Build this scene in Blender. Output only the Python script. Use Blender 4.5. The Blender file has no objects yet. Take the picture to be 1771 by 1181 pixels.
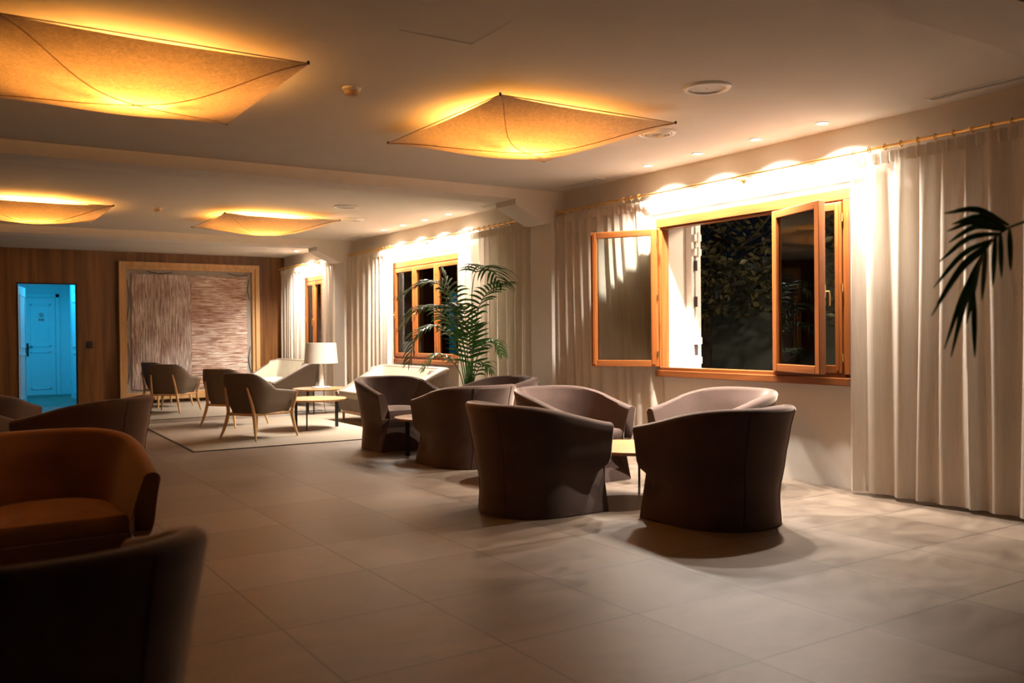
import bpy, bmesh, math, random
from mathutils import Vector, Matrix
random.seed(7)
PI = math.pi
R = math.radians
sc = bpy.context.scene
col = sc.collection

# ------------------------------------------------------------------ camera, world, exposure
cam_d = bpy.data.cameras.new('camera'); cam = bpy.data.objects.new('camera', cam_d); col.objects.link(cam); sc.camera = cam
YAW, PITCH, ROLL, CH = .57398, -.00896, -.00948, 1.2076
fw = Vector((math.sin(YAW)*math.cos(PITCH), math.cos(YAW)*math.cos(PITCH), math.sin(PITCH)))
rt = Vector((math.cos(YAW), -math.sin(YAW), 0)); up = rt.cross(fw)
r2 = rt*math.cos(ROLL)+up*math.sin(ROLL); u2 = -rt*math.sin(ROLL)+up*math.cos(ROLL)
M = Matrix((r2, u2, -fw)).transposed().to_4x4(); M.translation = (0, 0, CH)
cam.matrix_world = M
cam_d.sensor_width = 36; cam_d.lens = 1541.06/1771*36
cam_d.clip_start = .05; cam_d.clip_end = 200
cam_d.dof.use_dof = True; cam_d.dof.focus_distance = 8.5; cam_d.dof.aperture_fstop = 2.2

w = bpy.data.worlds.new('night'); sc.world = w; w.use_nodes = True
w.node_tree.nodes['Background'].inputs[0].default_value = (.10, .13, .20, 1)
w.node_tree.nodes['Background'].inputs[1].default_value = .02
sc.view_settings.view_transform = 'Standard'; sc.view_settings.look = 'None'
sc.view_settings.gamma = 1; sc.view_settings.use_curve_mapping = False
sc.view_settings.exposure = 0.0
SPOT_W = 680.0; SPOT_COL = (1.0, .91, .80)
PEND_W = 15.0; PEND_UP_W = 560.0; PEND_COL = (1.0, .43, .085)
BLUE_W = 46.0; BLUE_COL = (.015, .46, .82)

# ------------------------------------------------------------------ helpers
def obj(name, bm, mat, parent=None, smooth=35):
    me = bpy.data.meshes.new(name)
    if isinstance(bm, bmesh.types.BMesh):
        bmesh.ops.recalc_face_normals(bm, faces=bm.faces[:])
        bm.to_mesh(me); bm.free()
    me.materials.append(mat)
    if smooth:
        me.polygons.foreach_set('use_smooth', [True]*len(me.polygons))
        me.set_sharp_from_angle(angle=R(smooth))
    o = bpy.data.objects.new(name, me); col.objects.link(o)
    if parent: o.parent = parent
    return o
def tag(o, label=None, cat=None, group=None, kind=None):
    if label: o['label'] = label
    if cat: o['category'] = cat
    if group: o['group'] = group
    if kind: o['kind'] = kind
    return o
def thing(name, label, cat, loc=(0, 0, 0), rz=0, group=None):
    o = bpy.data.objects.new(name, None); col.objects.link(o)
    o.location = loc; o.rotation_euler = (0, 0, rz); o.empty_display_size = .1
    return tag(o, label, cat, group)
def copy_tree(o, parent=None):
    c = o.copy(); col.objects.link(c)
    if parent: c.parent = parent
    for ch in list(o.children): copy_tree(ch, c)
    return c
def place(proto, used, loc, rz, label, group=None, scale=None):
    o = proto if not used else copy_tree(proto)
    o.location = loc; o.rotation_euler = (0, 0, rz)
    if 'label' in o or label: o['label'] = label
    if group: o['group'] = group
    return o
def nb(): return bmesh.new()
def box(bm, x0, x1, y0, y1, z0, z1, bev=0, mat=None):
    g = bmesh.ops.create_cube(bm, size=1)
    vs = g['verts']
    for v in vs:
        v.co = Vector(((x0+x1)/2+v.co.x*(x1-x0), (y0+y1)/2+v.co.y*(y1-y0), (z0+z1)/2+v.co.z*(z1-z0)))
    if bev:
        es = list({e for v in vs for e in v.link_edges})
        g = bmesh.ops.bevel(bm, geom=es, offset=bev, segments=2, affect='EDGES', profile=.5)
        vs = list({v for f in g['faces'] for v in f.verts} | {v for v in vs if v.is_valid})
    if mat is not None: bmesh.ops.transform(bm, matrix=mat, verts=vs)
    return vs
def loft(bm, rows, closed=True, cap0=True, cap1=True):
    V = [[bm.verts.new(p) for p in r] for r in rows]
    n = len(rows[0])
    for a, b in zip(V, V[1:]):
        for i in range(n if closed else n-1):
            j = (i+1) % n
            try: bm.faces.new((a[i], a[j], b[j], b[i]))
            except ValueError: pass
    if cap0: bm.faces.new(V[0][::-1])
    if cap1: bm.faces.new(V[-1])
    return V
def ring(c, r, n, z=None, ax=None):
    return [Vector((c[0]+r*math.cos(2*PI*i/n), c[1]+r*math.sin(2*PI*i/n), c[2])) for i in range(n)]
def lathe(bm, prof, n=40, c=(0, 0, 0), cap0=True, cap1=True):
    return loft(bm, [ring((c[0], c[1], c[2]+z), max(r, 1e-4), n) for r, z in prof], True, cap0, cap1)
def tube(bm, pts, rad, n=8, cap=True, flat=None):
    pts = [Vector(p) for p in pts]
    rads = rad if isinstance(rad, (list, tuple)) else [rad]*len(pts)
    rows = []; prev = None
    for i, p in enumerate(pts):
        t = (pts[min(i+1, len(pts)-1)]-pts[max(i-1, 0)]).normalized()
        a = prev if prev is not None else (Vector((0, 0, 1)) if abs(t.z) < .9 else Vector((1, 0, 0)))
        u = (a-t*a.dot(t)).normalized(); v = t.cross(u); prev = u
        fl = flat or 1
        rows.append([p+u*math.cos(2*PI*k/n)*rads[i]+v*math.sin(2*PI*k/n)*rads[i]*fl for k in range(n)])
    loft(bm, rows, True, cap, cap)
def bez(P, n):
    P = [Vector(p) for p in P]; out = []
    if len(P) == 2: return [P[0].lerp(P[1], i/n) for i in range(n+1)]
    # Catmull-Rom
    Q = [P[0]*2-P[1]]+P+[P[-1]*2-P[-2]]
    seg = len(P)-1
    for i in range(n+1):
        t = i/n*seg; k = min(int(t), seg-1); t -= k
        a, b, c, d = Q[k:k+4]
        out.append(.5*((2*b)+(c-a)*t+(2*a-5*b+4*c-d)*t*t+(3*b-a-3*c+d)*t**3))
    return out
def interp(tab, z):
    if z <= tab[0][0]: return tab[0][1]
    for (a, b), (c, d) in zip(tab, tab[1:]):
        if z <= c:
            t = (z-a)/(c-a); t = t*t*(3-2*t)*.5+t*.5
            return b+(d-b)*t
    return tab[-1][1]
def sstep(t): t = max(0, min(1, t)); return t*t*(3-2*t)
def bevel_mod(o, wd, seg=2, ang=40):
    m = o.modifiers.new('bevel', 'BEVEL'); m.width = wd; m.segments = seg; m.limit_method = 'ANGLE'; m.angle_limit = R(ang)
    return o

# ------------------------------------------------------------------ materials
def mat(name):
    m = bpy.data.materials.new(name); m.use_nodes = True
    nt = m.node_tree; b = nt.nodes['Principled BSDF']
    return m, nt, b
def N(nt, t, **k):
    n = nt.nodes.new(t)
    for a, v in k.items():
        if a in n.inputs: n.inputs[a].default_value = v
        else: setattr(n, a, v)
    return n
def L(nt, a, b): nt.links.new(a, b)
def coords(nt, scale=(1, 1, 1), loc=(0, 0, 0), rot=(0, 0, 0)):
    t = N(nt, 'ShaderNodeTexCoord'); m = N(nt, 'ShaderNodeMapping')
    m.inputs['Scale'].default_value = scale; m.inputs['Location'].default_value = loc; m.inputs['Rotation'].default_value = rot
    L(nt, t.outputs['Object'], m.inputs[0]); return m.outputs[0]
def ramp(nt, fac, stops):
    r = N(nt, 'ShaderNodeValToRGB'); e = r.color_ramp.elements
    while len(e) < len(stops): e.new(.5)
    for k, (p, c) in zip(e, stops): k.position = p; k.color = (*c, 1)
    L(nt, fac, r.inputs[0]); return r.outputs[0]
def bump(nt, b, h, s, d=.01):
    n = N(nt, 'ShaderNodeBump', Strength=s, Distance=d); L(nt, h, n.inputs['Height']); L(nt, n.outputs[0], b.inputs['Normal'])
def simple(name, c, rough=.5, metal=0, var=.06, scale=30, bmp=0, sheen=0, spec=.5):
    m, nt, b = mat(name)
    n = N(nt, 'ShaderNodeTexNoise', Scale=scale, Detail=4); L(nt, coords(nt), n.inputs['Vector'])
    L(nt, ramp(nt, n.outputs[0], [(.3, [x*(1-var) for x in c]), (.7, [min(1, x*(1+var)) for x in c])]), b.inputs['Base Color'])
    b.inputs['Roughness'].default_value = rough; b.inputs['Metallic'].default_value = metal
    b.inputs['Specular IOR Level'].default_value = spec
    if sheen: b.inputs['Sheen Weight'].default_value = sheen; b.inputs['Sheen Roughness'].default_value = .4; b.inputs['Sheen Tint'].default_value = (1, .78, .66, 1)
    if bmp: bump(nt, b, n.outputs[0], bmp)
    return m
def wood(name, c1, c2, axis='z', scale=1, rough=.45):
    m, nt, b = mat(name)
    s = {'x': (1.2, 22, 22), 'y': (22, 1.2, 22), 'z': (22, 22, 1.2)}[axis]
    v = coords(nt, tuple(k*scale for k in s))
    n = N(nt, 'ShaderNodeTexNoise', Scale=1.0, Detail=6, Distortion=.6); L(nt, v, n.inputs['Vector'])
    s2 = tuple(k*scale*.22 for k in s)
    n2 = N(nt, 'ShaderNodeTexNoise', Scale=1.0, Detail=2, Distortion=1.5); L(nt, coords(nt, s2), n2.inputs['Vector'])
    mx = N(nt, 'ShaderNodeMath', operation='MULTIPLY_ADD'); L(nt, n.outputs[0], mx.inputs[0]); mx.inputs[1].default_value = .6
    m2 = N(nt, 'ShaderNodeMath', operation='MULTIPLY'); L(nt, n2.outputs[0], m2.inputs[0]); m2.inputs[1].default_value = .4
    L(nt, m2.outputs[0], mx.inputs[2])
    L(nt, ramp(nt, mx.outputs[0], [(.35, c1), (.65, c2)]), b.inputs['Base Color'])
    b.inputs['Roughness'].default_value = rough
    bump(nt, b, n.outputs[0], .15, .002)
    return m

MT = {}
MT['plaster'] = simple('warm white plaster', (.72, .66, .59), .85, var=.02, scale=6)
MT['ceiling'] = simple('ceiling paint', (.62, .58, .52), .9, var=.02, scale=3)
MT['veneer'] = wood('brown wood veneer', (.13, .048, .012), (.29, .125, .035), 'z', .6, .4)
MT['window_wood'] = wood('varnished orange brown window wood', (.20, .055, .012), (.34, .11, .028), 'z', 1, .3)
MT['window_wood_h'] = wood('varnished window wood rails', (.15, .042, .010), (.28, .09, .024), 'y', 1, .3)
MT['oak'] = wood('light oak', (.50, .27, .10), (.66, .40, .18), 'z', 1.2, .45)
MT['oak_top'] = wood('oak table top', (.36, .17, .06), (.48, .26, .11), 'x', 1, .35)
MT['velvet'] = simple('brown velvet', (.062, .036, .028), .85, var=.16, scale=5, sheen=.8, spec=.2)
MT['velvet_lamplit'] = simple('lamp tinted brown velvet', (.20, .085, .03), .85, var=.14, scale=5, sheen=.5, spec=.2)  # same brown velvet, with the orange lamp light painted into its colour
MT['leather'] = simple('grey brown leather', (.145, .105, .075), .55, var=.05, scale=12, spec=.25)
MT['leather_light'] = simple('pale greige upholstery', (.36, .31, .23), .6, var=.05, scale=12)
MT['seam'] = simple('dark seam', (.04, .022, .018), .9)
MT['black'] = simple('black steel', (.018, .018, .02), .4, spec=.4)
MT['brass'] = simple('brass', (.75, .5, .2), .3, 1)
MT['white_metal'] = simple('white enamel', (.82, .8, .76), .4)
MT['grey_metal'] = simple('grey vent metal', (.5, .47, .42), .5)
MT['pot'] = simple('dark planter', (.05, .045, .04), .6)
MT['soil'] = simple('soil', (.04, .025, .015), .95, var=.4, scale=60)
MT['leaf'] = simple('palm leaf', (.05, .16, .028), .4, var=.4, scale=7)
MT['stem'] = simple('palm stem', (.10, .16, .04), .5, var=.2, scale=10)
MT['art_grey'] = simple('grey backing board', (.36, .31, .27), .8, var=.1, scale=5)
MT['rug'] = None
MT['bark'] = simple('bark', (.06, .045, .03), .9, var=.3)
MT['night_leaf'] = simple('garden leaf', (.10, .085, .035), .5, var=.8, scale=4)
MT['garden_wall'] = simple('garden wall render', (.22, .24, .22), .9, var=.05, scale=2)
MT['dark_shutter'] = simple('grey louvre shutter', (.16, .14, .12), .6)
MT['paint_door'] = simple('white painted door', (.75, .78, .8), .5, var=.02)
MT['sign_white'] = simple('sign white', (.8, .8, .8), .4, var=.01)
MT['sign_red'] = simple('sign red', (.75, .03, .05), .4, var=.01)
MT['sign_blue'] = simple('sign dark ink', (.02, .02, .03), .4, var=.01)
MT['detector'] = simple('tan plastic housing', (.62, .42, .24), .5)

def floor_mat():
    m, nt, b = mat('stone floor tiles')
    v = coords(nt, loc=(-1.18, -2.918, 0))
    br = N(nt, 'ShaderNodeTexBrick', offset=0.0, squash=1.0)
    for k, x in (('Scale', 1), ('Mortar Size', .0045), ('Mortar Smooth', .3), ('Brick Width', .6654), ('Row Height', .6654)): br.inputs[k].default_value = x
    br.inputs['Color1'].default_value = (.145, .107, .078, 1); br.inputs['Color2'].default_value = (.205, .157, .12, 1)
    br.inputs['Mortar'].default_value = (.05, .034, .024, 1)
    L(nt, v, br.inputs['Vector'])
    n = N(nt, 'ShaderNodeTexNoise', Scale=2.2, Detail=9, Roughness=.6, Distortion=1.2); L(nt, coords(nt, (1, 1.7, 1)), n.inputs['Vector'])
    n2 = N(nt, 'ShaderNodeTexNoise', Scale=160, Detail=2); L(nt, coords(nt), n2.inputs['Vector'])
    mx = N(nt, 'ShaderNodeMix', data_type='RGBA', blend_type='MULTIPLY'); mx.inputs[0].default_value = 1
    L(nt, br.outputs['Color'], mx.inputs[6]); L(nt, ramp(nt, n.outputs[0], [(.3, (.66, .62, .60)), (.7, (1.18, 1.16, 1.12))]), mx.inputs[7])
    mx2 = N(nt, 'ShaderNodeMix', data_type='RGBA', blend_type='MULTIPLY'); mx2.inputs[0].default_value = 1
    L(nt, mx.outputs[2], mx2.inputs[6]); L(nt, ramp(nt, n2.outputs[0], [(.35, (.88, .88, .88)), (.65, (1.08, 1.08, 1.08))]), mx2.inputs[7])
    L(nt, mx2.outputs[2], b.inputs['Base Color'])
    rr = N(nt, 'ShaderNodeMapRange'); rr.inputs['To Min'].default_value = .28; rr.inputs['To Max'].default_value = .52
    L(nt, n.outputs[0], rr.inputs[0]); L(nt, rr.outputs[0], b.inputs['Roughness'])
    s = N(nt, 'ShaderNodeMath', operation='MULTIPLY_ADD'); L(nt, br.outputs['Fac'], s.inputs[0]); s.inputs[1].default_value = -1.0; L(nt, n2.outputs[0], s.inputs[2])
    bump(nt, b, s.outputs[0], .25, .003)
    return m
MT['floor'] = floor_mat()
def rug_mat():
    m, nt, b = mat('beige woven rug')
    wv = N(nt, 'ShaderNodeTexNoise', Scale=1, Detail=3); L(nt, coords(nt, (260, 60, 1)), wv.inputs['Vector'])
    L(nt, ramp(nt, wv.outputs[0], [(.35, (.20, .155, .11)), (.65, (.28, .225, .165))]), b.inputs['Base Color'])
    b.inputs['Roughness'].default_value = .95; bump(nt, b, wv.outputs[0], .4, .004); return m
MT['rug'] = rug_mat()
MT['rug_edge'] = simple('dark rug binding', (.08, .055, .035), .9)  # thin darker strip around the rug's edge
def curtain_mat():
    m, nt, b = mat('sheer cream curtain')
    b.inputs['Base Color'].default_value = (.80, .75, .68, 1); b.inputs['Roughness'].default_value = .9
    b.inputs['Specular IOR Level'].default_value = .1
    tr = N(nt, 'ShaderNodeBsdfTranslucent'); tr.inputs[0].default_value = (.86, .78, .67, 1)
    tp = N(nt, 'ShaderNodeBsdfTransparent')
    w1 = N(nt, 'ShaderNodeTexNoise', Scale=1, Detail=2); L(nt, coords(nt, (1, 300, 6)), w1.inputs['Vector'])
    L(nt, ramp(nt, w1.outputs[0], [(.3, (.70, .61, .51)), (.7, (.82, .74, .64))]), b.inputs['Base Color'])
    m1 = N(nt, 'ShaderNodeMixShader'); m1.inputs[0].default_value = .35
    L(nt, b.outputs[0], m1.inputs[1]); L(nt, tr.outputs[0], m1.inputs[2])
    m2 = N(nt, 'ShaderNodeMixShader'); m2.inputs[0].default_value = .10
    L(nt, m1.outputs[0], m2.inputs[1]); L(nt, tp.outputs[0], m2.inputs[2])
    L(nt, m2.outputs[0], nt.nodes['Material Output'].inputs[0]); return m
MT['curtain'] = curtain_mat()
def glass_mat():
    m, nt, b = mat('window glass')
    tp = N(nt, 'ShaderNodeBsdfTransparent'); tp.inputs[0].default_value = (.90, .93, .90, 1)
    gl = N(nt, 'ShaderNodeBsdfGlossy'); gl.inputs['Roughness'].default_value = .01
    fr = N(nt, 'ShaderNodeFresnel'); fr.inputs[0].default_value = 1.6
    mx = N(nt, 'ShaderNodeMixShader'); L(nt, fr.outputs[0], mx.inputs[0]); L(nt, tp.outputs[0], mx.inputs[1]); L(nt, gl.outputs[0], mx.inputs[2])
    L(nt, mx.outputs[0], nt.nodes['Material Output'].inputs[0]); return m
MT['glass'] = glass_mat()
def fabric_shade(name, c, tl, mixf=.6, fib=26):
    m, nt, b = mat(name)
    n = N(nt, 'ShaderNodeTexNoise', Scale=fib, Detail=6, Roughness=.7, Distortion=1.5); L(nt, coords(nt), n.inputs['Vector'])
    r1 = ramp(nt, n.outputs[0], [(.40, [x*.5 for x in tl]), (.60, tl)])
    b.inputs['Base Color'].default_value = (*c, 1); b.inputs['Roughness'].default_value = .9
    tr = N(nt, 'ShaderNodeBsdfTranslucent'); L(nt, r1, tr.inputs[0])
    mx = N(nt, 'ShaderNodeMixShader'); mx.inputs[0].default_value = mixf
    L(nt, b.outputs[0], mx.inputs[1]); L(nt, tr.outputs[0], mx.inputs[2])
    L(nt, mx.outputs[0], nt.nodes['Material Output'].inputs[0]); return m
MT['shade'] = fabric_shade('fibrous parchment lampshade', (.70, .56, .42), (.80, .66, .48), .48, 34)
MT['shade_white'] = fabric_shade('cream linen lampshade', (.72, .68, .6), (.8, .74, .64), .3, 90)
def emit(name, c, s):
    m, nt, b = mat(name); b.inputs['Emission Color'].default_value = (*c, 1); b.inputs['Emission Strength'].default_value = s
    b.inputs['Base Color'].default_value = (*c, 1); return m
MT['led'] = emit('lit downlight lens', (1, .92, .8), 30)
MT['bulb'] = emit('lit bulb', (1, .6, .2), 10)
MT['blue_tube'] = emit('lit blue lamp', (.1, .6, 1), 3)
def canvas_mat(name, vertical):
    m, nt, b = mat(name)
    s = (75, 1, 3.2) if vertical else (3.2, 1, 62)
    n = N(nt, 'ShaderNodeTexNoise', Scale=1, Detail=5, Roughness=.65, Distortion=.9); L(nt, coords(nt, s), n.inputs['Vector'])
    n2 = N(nt, 'ShaderNodeTexNoise', Scale=2.2, Detail=3); L(nt, coords(nt), n2.inputs['Vector'])
    c0 = ramp(nt, n.outputs[0], [(.36, (.15, .10, .085) if vertical else (.17, .075, .04)), (.46, (.50, .38, .34) if vertical else (.48, .30, .21)), (.60, (.90, .83, .79))])
    mx = N(nt, 'ShaderNodeMix', data_type='RGBA', blend_type='MULTIPLY'); mx.inputs[0].default_value = .8
    L(nt, c0, mx.inputs[6]); L(nt, ramp(nt, n2.outputs[0], [(.38, (.66, .50, .44)), (.6, (1, .98, .96))]), mx.inputs[7])
    L(nt, mx.outputs[2], b.inputs['Base Color']); b.inputs['Roughness'].default_value = .85
    bump(nt, b, n.outputs[0], .8, .01); return m
MT['art_v'] = canvas_mat('vertical strand collage', True)
MT['art_h'] = canvas_mat('horizontal twig collage', False)

# ------------------------------------------------------------------ room shell
WX, H, YB = 5.83, 2.75, 17.33
LX, YF = -3.6, -2.6
WT = .47
def struct(name, bm, m, parent=None, label=None, smooth=0):
    o = obj(name, bm, m, parent, smooth)
    if parent is None: tag(o, label, None, None, 'structure')
    return o
b = nb(); box(b, LX-.2, WX+.02, YF-.2, 21.6, -.1, 0); struct('floor', b, MT['floor'], label='brown grey square stone floor tiles')
b = nb(); box(b, LX-.2, WX+WT, YF-.2, YB+.12, H, H+.15); struct('ceiling', b, MT['ceiling'], label='smooth warm white plaster ceiling')
wins = [(4.27, 6.41), (10.14, 12.25), (14.65, 16.07)]; ZS, ZT = .79, 2.285
b = nb(); y = YF-.2
for a, c in wins:
    box(b, WX, WX+WT, y, a, 0, H); box(b, WX, WX+WT, a, c, 0, ZS); box(b, WX, WX+WT, a, c, ZT, H); y = c
box(b, WX, WX+WT, y, 21.6, 0, H)
struct('wall_right', b, MT['plaster'], label='white plastered window wall')
b = nb(); box(b, LX-.2, LX, YF-.2, YB+.1, 0, H); struct('wall_left', b, MT['plaster'], label='plain wall left of the lounge')
b = nb(); box(b, LX, WX, YF-.2, YF, 0, H); struct('wall_front', b, MT['plaster'], label='plain wall behind the viewer')
DX0, DX1, DZ = 1.18, 2.08, 2.142
b = nb(); box(b, LX, DX0, YB, YB+.1, 0, H); box(b, DX1, WX, YB, YB+.1, 0, H); box(b, DX0, DX1, YB, YB+.1, DZ, H)
struct('wall_back', b, MT['veneer'], label='brown wood veneer end wall')
b = nb()
for x in (-1.9, -.6, .55, 2.08, 5.4): box(b, x-.003, x+.003, YB-.003, YB, (DZ if x == 2.08 else 0), H)
struct('trim_1', b, MT['seam'], label='thin dark joints between veneer panels')
b = nb(); box(b, DX0-.018, DX0, YB-.01, YB+.11, 0, DZ+.018); box(b, DX1, DX1+.018, YB-.01, YB+.11, 0, DZ+.018); box(b, DX0-.018, DX1+.018, YB-.01, YB+.11, DZ, DZ+.018)
struct('trim_2', b, MT['seam'], label='thin dark edge around the doorway')
# beams, piers and corbels
for k, y0 in enumerate((2.07, 7.92, 13.79)):
    b = nb(); box(b, LX, WX, y0, y0+.40, 2.64, H); struct('ceiling_beam', b, MT['plaster'], label='shallow plaster ceiling beam')
    b = nb(); box(b, 5.641, WX, y0, y0+.40, 0, 2.64); struct('wall_pier', b, MT['plaster'], label='plaster pier between the windows')
    b = nb()
    prof = [(5.186, 2.64), (5.186, 2.58), (5.555, 2.405), (5.641, 2.405), (5.641, 2.64)]
    loft(b, [[(x, y0+.005, z) for x, z in prof], [(x, y0+.395, z) for x, z in prof]])
    struct('corbel', b, MT['plaster'], label='sloping plaster corbel under the beam')

# ------------------------------------------------------------------ corridor beyond the door
CY = 21.25
b = nb(); box(b, 1.0, 3.0, CY, CY+.1, 0, 2.6); box(b, 1.0, 1.08, YB+.1, CY, 0, 2.6); box(b, 2.62, 2.7, YB+.1, CY, 0, 2.6); box(b, 2.28, 2.62, 19.55, 19.9, 0, 2.6)
struct('wall_corridor', b, MT['paint_door'], label='white painted corridor walls')
b = nb(); box(b, 1.0, 3.0, YB+.12, CY+.1, 2.6, 2.7); struct('ceiling_corridor', b, MT['paint_door'], label='white corridor ceiling')
def panel_door(name, wdt, hgt, dep, parent=None):
    b = nb(); box(b, 0, wdt, 0, dep, 0, hgt, .004)
    d = obj(name, b, MT['paint_door'], parent, 0)
    b = nb()
    for z0, z1 in ((.12, .92), (1.02, hgt-.14)):
        for x0, x1, a, c in ((.09, .12, z0, z1), (wdt-.12, wdt-.09, z0, z1), (.09, wdt-.09, z0, z0+.03), (.09, wdt-.09, z1-.03, z1)):
            box(b, x0, x1, -.012, 0, a, c, .003)
    obj('panel_moulding', b, MT['paint_door'], d, 0)
    b = nb(); hx, hs = (.035, 1) if name == 'door_2' else (wdt-.05, -1)
    tube(b, [(hx, -.0, 1.02), (hx, -.05, 1.02), (hx+.09*hs, -.05, 1.02)], .009); box(b, hx-.02, hx+.02, -.008, 0, .82, 1.10)
    obj('door_handle', b, MT['black'], d)
    return d
d = panel_door('door_2', .56, 2.06, .04); d.location = (1.58, CY-.045, 0.0); tag(d, 'white panelled door at the end of the blue corridor', None, None, 'structure')
b = nb()
for x0, x1, z0, z1 in ((1.50, 1.575, 0, 2.14), (2.145, 2.22, 0, 2.14), (1.50, 2.22, 2.065, 2.14)): box(b, x0, x1, CY-.06, CY, z0, z1, .004)
struct('trim_3', b, MT['paint_door'], label='white frame around the inner door')
d = panel_door('door_1', .84, 2.10, .04); d.location = (DX0+.02, YB+.12, .01); d.rotation_euler.z = R(78.5); tag(d, 'white door leaf standing open into the blue corridor', None, None, 'structure')
d = panel_door('door_3', .70, 2.06, .04); d.location = (2.26, 19.5, 0.005); d.rotation_euler.z = R(-84); tag(d, 'narrow white door leaf on right side of blue corridor', None, None, 'structure')
# pictogram sign on the inner door
t = thing('door_sign', 'small white pictogram sign with round symbol on corridor door', 'sign', (1.875, CY-.048, 1.66))
b = nb(); box(b, -.058, .058, -.006, -.001, -.10, .09); obj('sign_plate', b, MT['sign_white'], t, 0)
b = nb(); n = 28
loft(b, [[(r*math.cos(2*PI*i/n), yy, .03+r*math.sin(2*PI*i/n)) for i in range(n)] for r, yy in ((.048, -.006), (.048, -.009), (.038, -.009), (.038, -.006))], True, False, False)
box(b, -.044, .044, -.009, -.006, -.004, .004, 0, Matrix.Translation((0, 0, .03)) @ Matrix.Rotation(R(45), 4, 'Y'))
box(b, -.05, .05, -.009, -.006, -.088, -.045)
obj('prohibition_ring', b, MT['sign_red'], t, 0)
b = nb(); box(b, -.008, .006, -.008, -.006, .008, .048); box(b, -.02, .014, -.008, -.006, .022, .03); lathe(b, [(.007, 0), (.007, .002)], 12, (0, 0, 0)); 
obj('pictogram', b, MT['sign_blue'], t, 0)
b = nb()
for i in range(9): box(b, -.042+i*.0095, -.036+i*.0095, -.0105, -.009, -.074, -.06)
obj('lettering', b, MT['sign_white'], t, 0)
# blue lamp of the corridor
t = thing('corridor_lamp', 'blue strip lamp lighting the corridor ceiling', 'lamp', (1.9, 18.9, 2.56))
b = nb(); box(b, -.06, .06, -.5, .5, 0, .04, .005); obj('lamp_housing', b, MT['white_metal'], t)
b = nb(); tube(b, [(0, -.48, -.015), (0, .48, -.015)], .014); obj('tube', b, MT['blue_tube'], t)
ld = bpy.data.lights.new('blue_light', 'AREA'); ld.shape = 'RECTANGLE'; ld.size = .3; ld.size_y = 1.6; ld.energy = BLUE_W; ld.color = BLUE_COL
lo = bpy.data.objects.new('blue_light', ld); lo.location = (0, 0, -.05); lo.parent = t; col.objects.link(lo)

# switch plate
t = thing('wall_switch', 'black square switch plate on the brown wood wall', 'switch', (2.285, YB, 1.08))
b = nb(); box(b, -.052, .052, -.012, 0, -.062, .062, .004); obj('plate', b, MT['black'], t)
b = nb(); box(b, -.03, .03, -.017, -.012, -.04, .04, .003); obj('rocker', b, MT['black'], t)

# ------------------------------------------------------------------ artwork on the end wall
t = thing('wall_artwork', 'large framed collage with vertical strands beside horizontal twigs on wood wall', 'artwork', (0, YB, 0))
X0, X1, Z0, Z1 = 2.763, 5.294, .06, 2.57
def frame_ring(b, x0, x1, z0, z1, wd, ya, yb, bev=.004):
    box(b, x0, x0+wd, ya, yb, z0, z1, bev); box(b, x1-wd, x1, ya, yb, z0, z1, bev)
    box(b, x0+wd, x1-wd, ya, yb, z1-wd, z1, bev); box(b, x0+wd, x1-wd, ya, yb, z0, z0+wd, bev)
b = nb(); frame_ring(b, X0, X1, Z0, Z1, .075, -.13, 0); frame_ring(b, X0+.075, X1-.075, Z0+.075, Z1-.075, .055, -.085, 0)
obj('picture_frame', b, MT['oak'], t, 0)
b = nb(); box(b, X0+.1, X1-.1, -.02, 0, Z0+.1, Z1-.1); obj('backing_board', b, MT['art_grey'], t, 0)
def relief(x0, x1, z0, z1, vertical, m, seed):
    rnd = random.Random(seed); b = nb(); nx, nz = (150, 24) if vertical else (24, 120)
    ph = [rnd.uniform(0, 1) for _ in range(200)]
    G = []
    for i in range(nx+1):
        rr = []
        for j in range(nz+1):
            u, v = i/nx, j/nz
            k = i if vertical else j
            d = .006*abs(math.sin(k*1.7+2*math.sin((v if vertical else u)*4+ph[k % 200])))+.006*ph[k % 200]
            ex = rnd.uniform(-.006, .006)
            rr.append(b.verts.new((x0+(x1-x0)*u+(0 if 0 < i < nx else ex), -.032-d, z0+(z1-z0)*v+(0 if 0 < j < nz else ex))))
        G.append(rr)
    for i in range(nx):
        for j in range(nz): b.faces.new((G[i][j], G[i+1][j], G[i+1][j+1], G[i][j+1]))
    box(b, x0, x1, -.032, -.019, z0, z1)
    return obj('canvas', b, m, t, 0)
c1 = relief(2.983, 4.026, .25, 2.352, True, MT['art_v'], 3); c1['label'] = 'canvas of pale vertical strands'
c2 = relief(4.03, 5.066, .25, 2.345, False, MT['art_h'], 4); c2['label'] = 'canvas of brown horizontal twigs'
def wire(pts):
    b = nb(); tube(b, bez(pts, 14), .006, 6); obj('bent_wire', b, MT['black'], t)
for px, za, zb in ((2.90, 1.5, 2.25), (2.905, .35, 1.1), (5.13, 1.9, 2.3), (5.14, .5, 1.0)):
    s = 1 if px < 4 else -1
    wire([(px, -.03, za), (px+.045*s, -.04, (za+zb)/2), (px+.01*s, -.03, zb)])
for xa, xb in ((3.25, 3.7), (4.72, 5.1)): wire([(xa, -.03, 2.41), ((xa+xb)/2, -.04, 2.37), (xb, -.03, 2.40)])

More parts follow.
